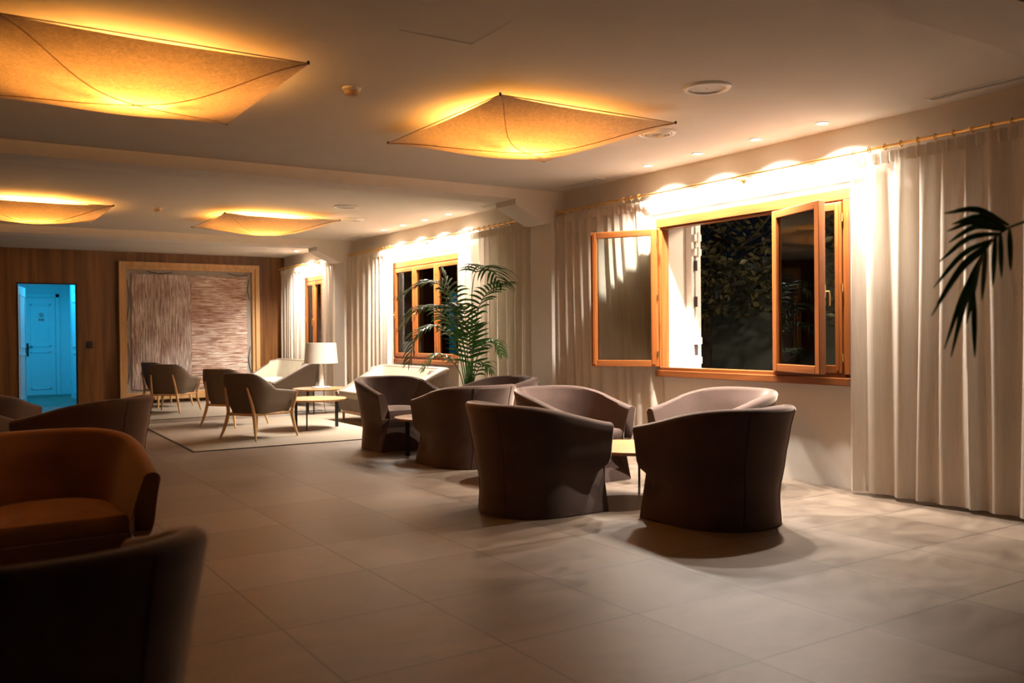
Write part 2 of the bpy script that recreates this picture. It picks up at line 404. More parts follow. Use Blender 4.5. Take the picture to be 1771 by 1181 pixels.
# ------------------------------------------------------------------ windows
def sash(parent, ln, z0, z1, hinge, ang, handle=True, dirn=1):
    """sash in local coords: runs from the hinge along +y for ln; x<0 is the room side"""
    s = bpy.data.objects.new('sash', None); col.objects.link(s); s.parent = parent
    s.location = (hinge[0], hinge[1], 0); s.rotation_euler.z = ang
    wd = .062
    b = nb()
    for a, c in ((.0, wd), (ln-wd, ln)): box(b, -.045, .012, a, c, z0, z1, .006)
    box(b, -.052, -.044, wd*.35, wd*.8, z0+.02, z1-.02, .003); box(b, -.052, -.044, ln-wd*.8, ln-wd*.35, z0+.02, z1-.02, .003)
    obj('stile', b, MT['window_wood'], s, 0)
    b = nb()
    for a, c in ((z0, z0+wd), (z1-wd, z1)): box(b, -.044, .011, wd, ln-wd, a, c, .005)
    obj('rail', b, MT['window_wood_h'], s, 0)
    b = nb(); box(b, -.02, -.014, wd-.01, ln-wd+.01, z0+wd-.01, z1-wd+.01); obj('glass_pane', b, MT['glass'], s, 0)
    b = nb()
    for zz in (z0+.12, (z0+z1)/2, z1-.12): tube(b, [(-.05, -.008, zz-.03), (-.05, -.008, zz+.03)], .008)
    obj('hinge', b, MT['brass'], s)
    if handle:
        zc = (z0+z1)/2-.03; b = nb()
        box(b, -.058, -.048, ln-.042, ln-.018, zc-.05, zc+.05, .003)
        tube(b, [(-.055, ln-.03, zc), (-.09, ln-.03, zc), (-.095, ln-.03, zc-.03), (-.095, ln-.03, zc-.11)], .008)
        obj('window_handle', b, MT['brass'], s)
    return s
def window(n, y0, y1, nsash, opens, label):
    t = bpy.data.objects.new('window_%d' % n, None); col.objects.link(t); t.location = (WX, 0, 0)
    tag(t, label, None, None, 'structure')
    xa, xb = -.035, .07
    b = nb()
    box(b, xa, xb, y0, y0+.05, ZS+.08, ZT-.085, .004); box(b, xa, xb, y1-.05, y1, ZS+.08, ZT-.085, .004)
    box(b, xa+.014, xb, y0+.045, y0+.062, ZS+.08, ZT-.085, .003); box(b, xa+.014, xb, y1-.062, y1-.045, ZS+.08, ZT-.085, .003)
    obj('jamb', b, MT['window_wood'], t, 0)
    b = nb()
    box(b, xa, xb, y0, y1, ZT-.085, ZT, .004); box(b, xa+.014, xb, y0+.05, y1-.05, ZT-.102, ZT-.08, .004)
    obj('header', b, MT['window_wood_h'], t, 0)
    b = nb(); box(b, xa-.02, xb, y0-.005, y1+.005, ZS-.005, ZS+.055, .006); box(b, xa, xb, y0+.04, y1-.04, ZS+.05, ZS+.085, .005)
    obj('window_sill', b, MT['window_wood_h'], t, 0)
    ws = (y1-y0-.11)/nsash; z0, z1 = ZS+.088, ZT-.098
    for k in range(nsash):
        top = y1-.055-k*ws
        if k in opens:
            hy, ang = opens[k]
            sash(t, ws-.006, z0, z1, (-.045, hy), ang, k == 1)
        else:
            # closed: hinge at far end, run toward -y
            s = sash(t, ws-.006, z0, z1, (0, top-ws+.003), 0, k == (1 if nsash > 1 else 0) or n > 1 and k == 0)
    if n > 1:
        b = nb()
        for k in range(1, nsash): box(b, .012, .07, y1-.055-k*ws-.02, y1-.055-k*ws+.02, z0, z1)
        obj('mullion', b, MT['window_wood'], t, 0)
    else:
        b = nb(); box(b, .0, .07, 4.97, 5.01, z0, z1, .004); obj('mullion', b, MT['window_wood'], t, 0)
    return t
# window 1: far sash swung back against the curtain, middle sash folded over the near one
a1 = math.atan2(.375, .62)   # hinge far side, opens toward -x while running +y
window(1, 4.27, 6.41, 3, {0: (6.37, a1), 1: (4.985, PI-math.atan2(.235, .685))}, 'wide wooden window with two casements open to the night garden')
window(2, 10.14, 12.25, 3, {}, 'closed wooden three casement window behind the bushy palm')
window(3, 14.65, 16.07, 3, {}, 'small closed wooden window nearest the wood end wall')
# white folding shutter hardware in the reveal of window 1
t = thing('window_shutter', 'white metal folded shutter in the reveal of open window', 'shutter', (WX, 6.385, 0))
b = nb()
for k, x in enumerate((.345, .39, .435)): box(b, x, x+.035, -.06-.012*(k % 2), .02, ZS+.01, ZT-.02, .004)
obj('shutter_leaf', b, MT['white_metal'], t, 0)
for z in (.93, 1.12, 1.98, 2.12):
    b = nb(); box(b, .355, .45, -.095, -.06, z-.035, z+.035, .006); tube(b, [(.40, -.1, z-.05), (.40, -.1, z+.05)], .012)
    obj('shutter_hinge', b, MT['white_metal'], t)
for z in (1.03, 1.5, 1.85):
    b = nb(); box(b, .372, .40, -.083, -.07, z-.05, z+.05); obj('latch_slot', b, MT['seam'], t, 0)
# louvred shutters outside windows 2 and 3
for i, (a, c) in enumerate(wins[1:]):
    t = thing('louvre_shutter', ('grey closed louvre shutter outside the window behind the palm', 'grey closed louvre shutter outside the small end window')[i], 'shutter', (WX+WT-.06, a, 0), 0)
    b = nb(); wd = c-a
    for y0, y1 in ((0.01, .07), (wd/2-.04, wd/2+.04), (wd-.07, wd-.01)): box(b, -.02, .02, y0, y1, ZS+.01, ZT-.01)
    for z0, z1 in ((ZS+.01, ZS+.08), (ZT-.08, ZT-.01)): box(b, -.02, .02, .01, wd-.01, z0, z1)
    obj('shutter_frame', b, MT['dark_shutter'], t, 0)
    b = nb(); z = ZS+.1
    while z < ZT-.09:
        box(b, -.022, .022, .06, wd-.06, -.004, .004, 0, Matrix.Translation((0, 0, z)) @ Matrix.Rotation(R(38), 4, 'Y')); z += .04
    obj('slats', b, MT['dark_shutter'], t, 0)

# ------------------------------------------------------------------ night garden
b = nb(); box(b, WX+WT, 16, 0, 22, -.12, -.02); struct('ground_outside', b, MT['garden_wall'], label='dark ground outside')
b = nb(); box(b, 10.2, 10.5, 2, 20, -.1, 2.3); tag(obj('garden_wall', b, MT['garden_wall'], None, 0), 'plain grey garden wall beyond the open window', 'wall')
t = thing('garden_tree', 'dark leafy tree with hanging twigs over the garden wall', 'tree', (9.6, 9.6, -.05))
b = nb(); tube(b, bez([(0, 0, 0), (.1, .05, .9), (-.05, -.2, 2.0), (0, -.4, 3.2)], 14), [.12-.006*i for i in range(15)], 8); obj('trunk', b, MT['bark'], t)
rg = random.Random(5)
for k in range(7):
    b = nb(); a = rg.uniform(-.5, .5)
    tube(b, bez([(0, -.2, 1.9+.15*k), (-.5+a*.5, -1.0*(k+1)/4+.3, 2.4), (-.8+a, -2.3*(k+1)/5+.4, 1.8+.2*k)], 10), [.035-.0028*i for i in range(11)], 6); obj('branch', b, MT['bark'], t)
b = nb()
for k in range(4200):
    y = rg.uniform(-4.0, 1.6); x = rg.uniform(-1.0, .35)
    zl = 1.50+.16*math.sin(y*3.1)+.1*math.sin(y*7.7+1)
    z = zl+abs(rg.gauss(0, .9)) if rg.random() < .8 else rg.uniform(zl, 4)
    c = Vector((x, y, z)); l = rg.uniform(.04, .075)
    q = Matrix.Rotation(rg.uniform(0, 6.28), 3, 'Z') @ Matrix.Rotation(rg.uniform(-1.2, 1.2), 3, 'X') @ Matrix.Rotation(rg.uniform(-1.2, 1.2), 3, 'Y')
    b.faces.new([b.verts.new(c+q @ Vector(p)*l) for p in ((-1, 0, 0), (-.2, -.5, .1), (1, 0, 0), (-.2, .5, .1))])
o = obj('foliage', b, MT['night_leaf'], t, 0); o['kind'] = 'stuff'

ld = bpy.data.lights.new('garden_fill_light', 'POINT'); ld.energy = 230; ld.color = (1, .82, .6); ld.shadow_soft_size = .08  # added unseen fill to bring out leaves and wall; no fixture here
lo = bpy.data.objects.new('garden_fill_light', ld); lo.location = (6.9, 4.2, 2.6); col.objects.link(lo)
# ------------------------------------------------------------------ curtains
RX, RZ = 5.70, 2.515
def curtain(y0, y1, label, seed, group='sheer curtains along the windows', taper=0, xc=None):
    rnd = random.Random(seed); t = thing('curtain', label, 'curtain', (0, 0, 0), 0, group)
    ln = y1-y0; nf = max(5, int(ln/.155)); ny = nf*12; nz = 34
    ph = []; p = 0
    wds = [rnd.uniform(.6, 1.5) for _ in range(nf)]; s = sum(wds)
    edges = [0]
    for q in wds: edges.append(edges[-1]+q/s)
    amps = [rnd.uniform(.55, 1.15) for _ in range(nf)]
    b = nb(); G = []
    for i in range(ny+1):
        u = i/ny; k = 0
        while k < nf-1 and u > edges[k+1]: k += 1
        f = (u-edges[k])/(edges[k+1]-edges[k]); th = 2*PI*(k+f)
        row = []
        for j in range(nz+1):
            v = j/nz; z = .025+(RZ-.045-.025)*v
            a = .045*amps[k]*(.95-.35*v**3)
            fine = .010*math.sin(th*3+seed)*(v**8)
            y = y0+ln*u
            if taper: y = y0+taper*sstep(v)*(1-u)+ln*u
            cx = (xc(y) if xc else RX)
            drift = .02*math.sin(2.2*v+k*1.7)*(1-v)
            x = cx+a*math.sin(th+.5*math.sin(v*2.2+k))*(1 if not xc else min(1, .35+1.2*(WX-cx < .2 and .3 or .6)))+fine
            x = min(x, WX-.012)
            row.append(b.verts.new((x, y+drift, z)))
        G.append(row)
    for i in range(ny):
        for j in range(nz): b.faces.new((G[i][j], G[i+1][j], G[i+1][j+1], G[i][j+1]))
    o = obj('curtain_cloth', b, MT['curtain'], t, 60)
    # gathered heading band
    b = nb(); G = []
    for i in range(ny+1):
        u = i/ny; y = y0+(taper*(1-u) if taper else 0)+ln*u; cx = (xc(y) if xc else RX)
        x = min(cx-.006+.018*math.sin(u*nf*2*PI*2.5), WX-.02)
        G.append([b.verts.new((x+dx, y, RZ-.035-.085*q)) for q, dx in ((0, .003), (.2, -.006), (.8, -.004), (1, .004))])
    for i in range(ny):
        for j in range(3): b.faces.new((G[i][j], G[i+1][j], G[i+1][j+1], G[i][j+1]))
    obj('heading_tape', b, MT['curtain'], t, 60)
    nr = max(4, int(ln/.115))
    for k in range(nr):
        y = y0+taper*(1-k/(nr-1)) + .02+(ln-.04)*k/(nr-1)
        rb = nb(); rows = []
        for q in range(14):
            A = 2*PI*q/14; c = Vector((0, 0, 0))+Vector((math.cos(A), 0, math.sin(A)))*.020
            nrm = Vector((math.cos(A), 0, math.sin(A)))
            rows.append([c+nrm*.0045*math.cos(2*PI*h/6)+Vector((0, 1, 0))*.0045*math.sin(2*PI*h/6) for h in range(6)])
        rows.append(rows[0]); loft(rb, rows, True, False, False)
        tube(rb, [(0, 0, -.016), (0, 0, -.04)], .002, 5)
        ro = obj('curtain_ring', rb, MT['brass'], t); ro.location = (RX, y, RZ-.002)
    return t
def xleft(y): return RX+.10*sstep((7.3-y)/.8)
curtain(2.62, 4.17, 'wide cream curtain at the right, hanging beside the open window', 1, taper=-.02)
curtain(6.30, 7.90, 'cream curtain gathered behind the open casement and beside the plaster pier', 2, taper=.22, xc=xleft)
curtain(8.42, 10.05, 'cream curtain hanging behind the bushy potted palm', 3)
curtain(12.1, 13.74, 'cream curtain left of the three casement window, behind the sofa', 4)
curtain(14.24, 14.85, 'narrow cream curtain right of the small end window, behind the table lamp', 5)
curtain(15.85, 17.1, 'white curtain in the far corner by the wood wall', 6)
for i, (a, c) in enumerate(((2.49, 7.9), (8.34, 13.77), (14.21, 17.3))):
    t = thing('curtain_rod', ('brass curtain rod above the open window', 'brass curtain rod above the middle window', 'brass curtain rod above the small end window')[i], 'curtain rod', (RX, 0, RZ))
    b = nb(); tube(b, [(0, a+.015, 0), (0, c-.015, 0)], .011, 10); obj('rod', b, MT['brass'], t)
    for y in (a+.06, (wins[i][0]+wins[i][1])/2, c-.06):
        b = nb(); tube(b, [(0, y, -.012), (.05, y, -.02), (WX-RX, y, -.02)], .007, 8)
        lathe(b, [(.02, 0), (.02, .01)], 14, (0, 0, 0))
        for v in b.verts[-28:]: v.co = Vector((WX-RX-.01+v.co.z, y+v.co.x, -.02+v.co.y))
        obj('rod_bracket', b, MT['brass'], t)

# ------------------------------------------------------------------ upholstered shells
def make_shell_geo(wt, xbt, xft, nexp, xc):
    """half-width, back x and front x as tables of height; returns pt(s, z, inset)"""
    def pt(s, z, off=0):
        wv = interp(wt, z)-off; xb = interp(xbt, z)+off; xf = interp(xft, z)
        la = xf-xc; lb = PI*.5*(wv+(xc-xb))*.9; tot = 2*la+lb; d = s*tot
        if d < la: return Vector((xf-d, wv, z))
        if d > la+lb: return Vector((xc+(d-la-lb), -wv, z))
        A = PI/2-PI*(d-la)/lb
        ca, sa = math.cos(A), math.sin(A)
        e = 2/nexp
        return Vector((xc-(xc-xb)*abs(ca)**e, wv*math.copysign(abs(sa)**e, sa), z))
    return pt
def shell_mesh(pt, z0, zin, zt, t_top, t_bot, n=56, K=8, rr=.03):
    b = nb(); rows = []
    for i in range(n+1):
        s = i/n; x = pt(s, .6).x; z1 = zt(x); r = []
        for k in range(K+1):
            z = z0+(z1-rr-z0)*k/K; r.append(pt(s, z))
        for k in range(1, 6):
            A = PI*k/6; r.append(Vector((0, 0, 0))+pt(s, z1-rr, t_top/2*(1-math.cos(A)))+Vector((0, 0, rr*math.sin(A))))
        for k in range(K+1):
            q = k/K; z = (z1-rr)+(zin-(z1-rr))*q; r.append(pt(s, z, t_top+(t_bot-t_top)*q))
        rows.append(r)
    V = loft(b, rows, True, False, False); n_ = len(rows[0])
    for r in (V[0], V[-1]):
        for i in range(n_//2):
            j = n_-1-i
            if j-1 > i+1: b.faces.new((r[i], r[i+1], r[j-1], r[j]))
            elif j-1 == i+1: b.faces.new((r[i], r[i+1], r[j]))
    return b
def loop_pts(pt, z, off, n=44, m=10, fr=0.0, rc=.0):
    U = [pt(i/n, z, off) for i in range(n+1)]
    if fr: U = [Vector((min(p.x, U[0].x-fr), p.y, p.z)) for p in U]
    a, c = U[-1], U[0]
    return U+[a.lerp(c, k/m) for k in range(1, m)]
def base_mesh(pt, z0, z1, K=8):
    b = nb(); loft(b, [loop_pts(pt, z0+(z1-z0)*k/K, 0) for k in range(K+1)]); return b
def cushion_mesh(pt, z0, z1, off, crown=.02, front=.0):
    b = nb(); rows = []
    prof = [(0, 0), (0, .25), (0, .6), (.006, .82), (.018, .95), (.04, 1)]
    for e, q in prof: rows.append(loop_pts(pt, z0+(z1-z0)*q, off+e, fr=front+e))
    base = rows[-1]; cen = sum(base, Vector())/len(base)
    for q in (.7, .4, .15): rows.append([cen.lerp(p, q)+Vector((0, 0, crown*(1-q*q))) for p in base])
    loft(b, rows); return b

# tub chair: faces local +x
WTB = [(0, .362), (.22, .345), (.42, .378), (.76, .43)]
XBT = [(0, -.37), (.2, -.365), (.4, -.395), (.6, -.43), (.76, -.47)]
XFT = [(0, .37), (.16, .29), (.25, .285), (.30, .345), (.34, .382), (.5, .385), (.76, .385)]
ptt0 = make_shell_geo(WTB, XBT, XFT, 2.35, .02)
def ptt(s, z, off=0):
    p = ptt0(s, z, off)
    g = interp([(0, 0), (.17, 1), (.25, 1), (.33, .05), (.36, 0)], z)
    p.y *= 1-.11*g*sstep((p.x+.02)/.34); return p
def zt_tub(x): return .75-.165*sstep((x+.42)/1.0)*1.0-.0*x if x < .0 else .75-.165*sstep((x+.42)/1.0)
def make_tub(m, label):
    t = thing('tub_chair', label, 'armchair')
    bevel_mod(obj('shell', shell_mesh(ptt, .003, .36, zt_tub, .075, .11, K=14), m, t), .012)
    obj('base', base_mesh(lambda s, z, off=0: ptt(s, z, .004), 0.002, .34, 12), m, t, 50)
    obj('seat_cushion', cushion_mesh(ptt, .325, .425, .105, .022, .012), m, t)
    for s in (.415, .585):
        b = nb(); zz = [.01+(zt_tub(ptt(s, .6).x)-.03)*k/14 for k in range(15)]
        tube(b, [ptt(s, z, -.0005) for z in zz], .0035, 6); obj('seam', b, MT['seam'], t)
    return t
def bkp(px, d, z=0):
    """room position of a point seen at column px at depth d (used only to read off floor positions)"""
    v = fw+r2*((px-885.5)/1541.06); return (v.x*d, v.y*d, z)
tub = make_tub(MT['velvet'], 'x'); lamplit_tub = make_tub(MT['velvet_lamplit'], 'x')
spots = [
 (3.44, 5.06, 0, 'dark brown tub chair at the round table, back turned, left of the front pair'),
 (4.21, 4.07, 92, 'dark brown tub chair nearest the viewer at the round table, right of the front pair'),
 (4.42, 5.98, -88, 'brown tub chair facing the viewer behind the left chair of the front pair'),
 (5.17, 5.02, 182, 'pale lit brown tub chair under the open window, inner side showing'),
 (4.16, 8.75, -88, 'brown tub chair facing the viewer with its seat in view, left of small table'),
 (4.14, 7.17, 92, 'brown tub chair with its back turned beside the small round table'),
 (4.93, 7.97, 184, 'brown tub chair between the palm and the chair with its back turned'),
 (.165, 2.475, 95, 'very dark tub chair closest to the viewer in the lower left corner'),
 (.99, 7.58, 142, 'dark tub chair seen from the side with a long sloping arm, left'),
 (-.03, 7.55, 62, 'dark rounded tub chair cut off by the left edge, nearer one'),
 (.26, 8.9, 60, 'dark rounded tub chair cut off by the left edge, farther one'),
]
for i, (x, y, a, lab) in enumerate(spots):
    place(tub, i > 0, (x, y, 0), R(a), lab, 'velvet tub chairs')
place(lamplit_tub, False, (.43, 4.60, 0), R(-88), 'lamp tinted brown velvet tub chair at left with its seat facing the viewer', 'velvet tub chairs')  # brown like the other chairs; lamp glow sits in its velvet colour

# settees: faces local +x
def make_settee(label):
    t = thing('settee', label, 'sofa')
    W2 = [(.14, .93), (.4, .97), (.77, 1.0)]; XB = [(.14, -.36), (.4, -.40), (.77, -.45)]; XF = [(.14, .36), (.4, .41), (.77, .41)]
    p = make_shell_geo(W2, XB, XF, 7, -.15)
    zt = lambda x: .765 if x < -.33 else .765-(.765-.40)*sstep((x+.36)/.80)*.35-(.765-.40)*.65*max(0, min(1, (x+.33)/.74))
    bevel_mod(obj('shell', shell_mesh(p, .14, .36, zt, .10, .14, n=90, rr=.025), MT['leather'], t), .01)
    obj('seat_base', base_mesh(p, .14, .32, 4), MT['leather'], t, 50)
    o = obj('seat_cushion', cushion_mesh(p, .315, .425, .142, .015, .0), MT['leather_light'], t); o['label'] = 'paler seat cushion'
    b = nb()
    # paler inner back lining
    rows = []
    for i in range(61):
        s = .5+(i/60-.5)*.93; x = p(s, .6).x; z1 = zt(x)
        rows.append([p(s, .36+(z1-.03-.36)*q, .142-.040*q+.002*0-(-.004)) for q in (0, .25, .5, .75, 1)])
    loft(b, rows, False, False, False); o = obj('inner_lining', b, MT['leather_light'], t); o['label'] = 'pale greige lining of back and arms'
    b = nb(); 
    box(b, .30, .335, -.9, .9, .095, .14, .004); box(b, -.34, -.305, -.9, .9, .095, .14, .004); box(b, -.305, .30, -.9, -.865, .095, .14, .004); box(b, -.305, .30, .865, .9, .095, .14, .004)
    obj('plinth_frame', b, MT['oak'], t, 0)
    for sx in (-.32, .32):
        for sy in (-.87, .87):
            b = nb(); tube(b, [(sx, sy, .10), (sx, sy, 0.0)], [.021, .015], 10); obj('leg', b, MT['oak'], t)
    return t
st = make_settee('x')
place(st, False, (5.19, 11.10, .0095), PI, 'pale low settee under the three casement window', 'low settees along the window wall')
place(st, True, (5.19, 15.80, .0095), PI, 'pale low settee in the far corner near the wood wall', 'low settees along the window wall')

# wooden legged armchairs: faces local +x
def make_armchair(label):
    t = thing('wooden_armchair', label, 'armchair')
    W2 = [(.28, .24), (.42, .29), (.6, .325), (.78, .29)]; XB = [(.28, -.22), (.42, -.27), (.6, -.315), (.78, -.36)]; XF = [(.28, .26), (.4, .31), (.6, .33), (.78, .30)]
    p = make_shell_geo(W2, XB, XF, 3.6, -.05)
    def zt(x): return .765-.19*sstep((x+.30)/.30)-.03*max(0, x+.0)/.3
    bevel_mod(obj('shell', shell_mesh(p, .30, .37, zt, .04, .06, n=70, rr=.016), MT['leather'], t), .01)
    obj('seat_base', base_mesh(p, .29, .36, 3), MT['leather'], t, 50)
    obj('seat_cushion', cushion_mesh(p, .355, .43, .062, .018, .0), MT['leather'], t)
    for sy in (-1, 1):
        b = nb(); tube(b, bez([(-.335, .175*sy, .60), (-.285, .195*sy, .42), (-.262, .205*sy, .29), (-.285, .245*sy, .12), (-.315, .285*sy, .0)], 14), [.010, .013, .015, .017, .018, .019, .020, .021, .021, .020, .019, .017, .015, .013, .012], 10); obj('leg', b, MT['oak'], t)
        b = nb(); tube(b, bez([(.30, .345*sy, .53), (.285, .315*sy, .40), (.275, .285*sy, .28), (.29, .31*sy, .12), (.315, .335*sy, .0)], 14), [.010, .013, .015, .017, .018, .019, .020, .021, .021, .020, .019, .017, .015, .013, .012], 10); obj('leg', b, MT['oak'], t)
    b = nb()
    for A, B in (((-.262, -.2, .283), (.275, -.28, .283)), ((-.262, .2, .283), (.275, .28, .283)), ((-.262, -.2, .283), (-.262, .2, .283)), ((.275, -.28, .283), (.275, .28, .283))):
        tube(b, [A, B], .015, 8)
    obj('seat_rail', b, MT['oak'], t)
    return t
ac = make_armchair('x')
for i, (x, y, a, lab) in enumerate([
 (3.19, 10.50, 28, 'brown armchair on light wooden legs, nearest one on the rug'),
 (3.35, 12.12, 36, 'brown armchair on light wooden legs, half hidden behind the nearest one'),
 (3.15, 14.87, 52, 'brown armchair on light wooden legs with back turned, near the framed collage'),
 (3.31, 16.12, 20, 'brown armchair on light wooden legs, farthest one in front of the framed collage')]):
    place(ac, i > 0, (x, y, .0145), R(a), lab, 'wooden legged armchairs on the rugs')

# round tables
def make_table(r, rl, label, a0, zt=.385):
    t = thing('round_table', label, 'table')
    b = nb(); lathe(b, [(r-.02, zt-.026), (r-.004, zt-.014), (r, zt-.006), (r-.002, zt-.001), (r-.006, zt)], 64); obj('table_top', b, MT['oak_top'], t)
    for k in range(3):
        b = nb(); box(b, -.022, .022, -.005, .005, 0, zt-.026, .0015, Matrix.Rotation(a0+k*2*PI/3, 4, 'Z') @ Matrix.Translation((rl, 0, 0)))
        obj('leg', b, MT['black'], t, 0)
    b = nb()
    for k in range(3): box(b, 0, rl, -.014, .014, zt-.036, zt-.025, 0, Matrix.Rotation(a0+k*2*PI/3, 4, 'Z'))
    obj('leg_bracket', b, MT['black'], t, 0)
    return t
def table(x, y, r, rl, a0, lab, z=0):
    t = make_table(r, rl, lab, a0); t.location = (x, y, z); t['group'] = 'round low tables'; return t
table(4.235, 4.95, .385, .235, R(38), 'round oak topped table between the four front tub chairs')
table(4.14, 7.94, .35, .22, R(160), 'small round table between the two facing tub chairs at the middle')
table(4.09, 11.08, .425, .31, R(-5), 'round oak table on the rug in front of the nearest wooden armchair', .0095)
table(5.04, 13.33, .425, .30, R(110), 'round oak table carrying the table lamp')

# table lamp
t = thing('table_lamp', 'white table lamp with a cream drum shade on a round table', 'lamp', (5.07, 13.36, .385))
b = nb(); lathe(b, [(.145, .002), (.15, .006), (.15, .014), (.14, .018)], 40); obj('lamp_foot', b, MT['white_metal'], t)
b = nb(); lathe(b, [(.045, .018), (.038, .1), (.03, .3), (.022, .42)], 24); obj('lamp_body', b, MT['white_metal'], t)
b = nb(); rows = [ring((0, 0, z), r_, 48) for r_, z in ((.262, .385), (.235, .705))]; rows += [ring((0, 0, z), r_, 48) for r_, z in ((.232, .703), (.259, .387))]; rows.append(rows[0])
loft(b, rows, True, False, False); obj('lamp_shade', b, MT['shade_white'], t)
b = nb(); tube(b, [(0, 0, .42), (0, 0, .5)], .016); tube(b, [(-.235, 0, .69), (.235, 0, .69)], .003); tube(b, [(0, -.235, .69), (0, .235, .69)], .003); obj('socket', b, MT['black'], t)
b = nb(); tube(b, bez([(.1, -.1, .015), (.0, -.3, .012), (-.12, -.43, .01), (-.13, -.445, -.2), (-.10, -.43, -.375)], 20), .004, 6); obj('power_cord', b, MT['black'], t)

# rugs
for i, (x0, x1, y0, y1) in enumerate(((2.24, 5.2, 9.60, 13.05), (2.42, 5.2, 13.66, 16.9))):
    t = thing('rug', ('beige flat woven rug under the nearest wooden armchairs', 'beige flat woven rug in front of the framed collage')[i], 'rug', (x0, y0, 0), R(-1.5) if i == 0 else 0, 'beige rugs')
    b = nb(); box(b, .02, x1-x0-.02, .02, y1-y0-.02, .001, .009); obj('rug_pile', b, MT['rug'], t, 0)
    b = nb()
    for a in ((0, x1-x0, 0, .02), (0, x1-x0, y1-y0-.02, y1-y0), (0, .02, .02, y1-y0-.02), (x1-x0-.02, x1-x0, .02, y1-y0-.02)): box(b, *a, .001, .0092)
    obj('border', b, MT['rug_edge'], t, 0)

# ------------------------------------------------------------------ palms
def frond_mesh(pts, lmax, t0=.35, nl=22, droop=.5, wid=.018, seed=0, up_open=.5, rad=.007, side=None):
    rnd = random.Random(seed); b = nb(); C = bez(pts, 40)
    rach = nb(); tube(b, C, [rad*(1-.75*i/40) for i in range(41)], 6)
    for k in range(nl):
        q = t0+(1-t0)*(k+.5)/nl; f = q*40; i = min(int(f), 39); p = C[i].lerp(C[i+1], f-i); T = (C[i+1]-C[i]).normalized()
        S = T.cross(Vector((0, 0, 1)))
        if S.length < .15: S = Vector(side or (1, 0, 0))
        S.normalize(); U = S.cross(T).normalized()
        ln = lmax*(math.sin(PI*min(1, .18+.82*((q-t0)/(1-t0))))**.6*.75+.3)*rnd.uniform(.85, 1.1)
        for sg in (-1, 1):
            sp = rnd.uniform(.85, 1.05)*(1-.4*(q-t0)/(1-t0))
            D = (S*sg*sp+T*(1-sp*.4)*.55+U*up_open*.4*rnd.uniform(.6, 1.2)).normalized()
            W = D.cross(U).normalized(); prev = None; pos = p.copy(); d = D.copy(); m = 6
            for j in range(m+1):
                v = j/m; hw = wid*math.sin(PI*(.12+.88*v))**.7*.5+.0008
                if j == m: hw = .0006
                a = b.verts.new(pos+W*hw-U*.0); c = b.verts.new(pos-U*hw*.5*0+Vector((0, 0, hw*.35))); e = b.verts.new(pos-W*hw)
                if prev: b.faces.new((prev[0], prev[1], c, a)); b.faces.new((prev[1], prev[2], e, c))
                prev = (a, c, e)
                d = (d+Vector((0, 0, -1))*droop*.24*(.4+v)*rnd.uniform(.8, 1.2)).normalized(); pos = pos+d*ln/m
    return b
# bushy palm; local x = to the right seen from the lounge, y = away
t = thing('potted_palm', 'bushy green kentia palm standing before the middle curtain', 'plant', (5.17, 8.90, 0), -YAW)
b = nb(); lathe(b, [(.15, 0), (.165, .01), (.19, .40), (.195, .42), (.18, .42), (.175, .38)], 36, cap1=False); obj('pot', b, MT['pot'], t)
b = nb(); lathe(b, [(.177, .37), (.1, .39), (.001, .395)], 24, cap0=False); obj('soil', b, MT['soil'], t)
S_ = 1/150.
def F(P): return [(x*S_, dd, .65-z*S_) for x, z, dd in P]
fr = [
 ([(0, 45, 0), (6, -60, 0), (5, -150, .0), (14, -192, -.05), (35, -196, -.22), (58, -165, -.35)], .30, .62, 16, .75),
 ([(2, 45, 0), (8, -70, -.03), (18, -130, -.08), (40, -160, -.18), (66, -168, -.3)], .24, .45, 16, .45),
 ([(-2, 45, 0), (-12, -80, -.05), (-38, -155, -.1), (-70, -172, -.15), (-118, -148, -.2)], .30, .38, 24, .6),
 ([(0, 45, 0), (-10, -60, .05), (-22, -120, .05), (-36, -165, .1), (-50, -198, .1)], .27, .30, 22, .45),
 ([(-3, 45, 0), (-18, -50, -.1), (-48, -95, -.2), (-85, -85, -.3), (-100, -35, -.35)], .26, .40, 20, .7),
 ([(2, 45, 0), (10, -30, -.05), (24, -62, -.1), (44, -72, -.15), (56, -48, -.2)], .17, .45, 14, .7),
 ([(2, 45, 0), (8, -5, -.1), (24, -34, -.2), (38, -18, -.25)], .14, .4, 12, .7),
 ([(0, 45, 0), (-3, -40, -.05), (-4, -85, -.08), (-8, -128, -.1)], .22, .35, 16, .15),
 ([(-2, 45, 0), (-15, -60, -.1), (-40, -115, -.25), (-78, -128, -.35), (-112, -95, -.4)], .27, .42, 20, .65),
 ([(0, 45, 0), (-8, -55, -.1), (-30, -120, -.3), (-48, -130, -.5)], .26, .45, 16, .6),
 ([(0, 45, 0), (3, -30, -.05), (2, -70, .0), (10, -105, .05)], .2, .35, 14, .2),
 ([(-2, 45, 0), (-20, -25, -.1), (-52, -50, -.2), (-78, -25, -.25)], .2, .4, 16, .7),
]
for k, (P, lm, t0, nl, dr) in enumerate(fr):
    obj('frond', frond_mesh(F(P), lm*1.3, t0*.92, int(nl*.85), dr*1.15, .027, k, .5, .008), MT['leaf'], t, 0)
b = nb()
for k in range(7):
    a = k*2.4; tube(b, bez([(.05*math.cos(a), .05*math.sin(a), .38), (.03*math.cos(a), .03*math.sin(a), .6), (.02*math.cos(a+1), .02*math.sin(a+1), .9)], 6), [.016, .014, .012, .011, .01, .008, .006], 7)
obj('stem_cluster', b, MT['stem'], t)
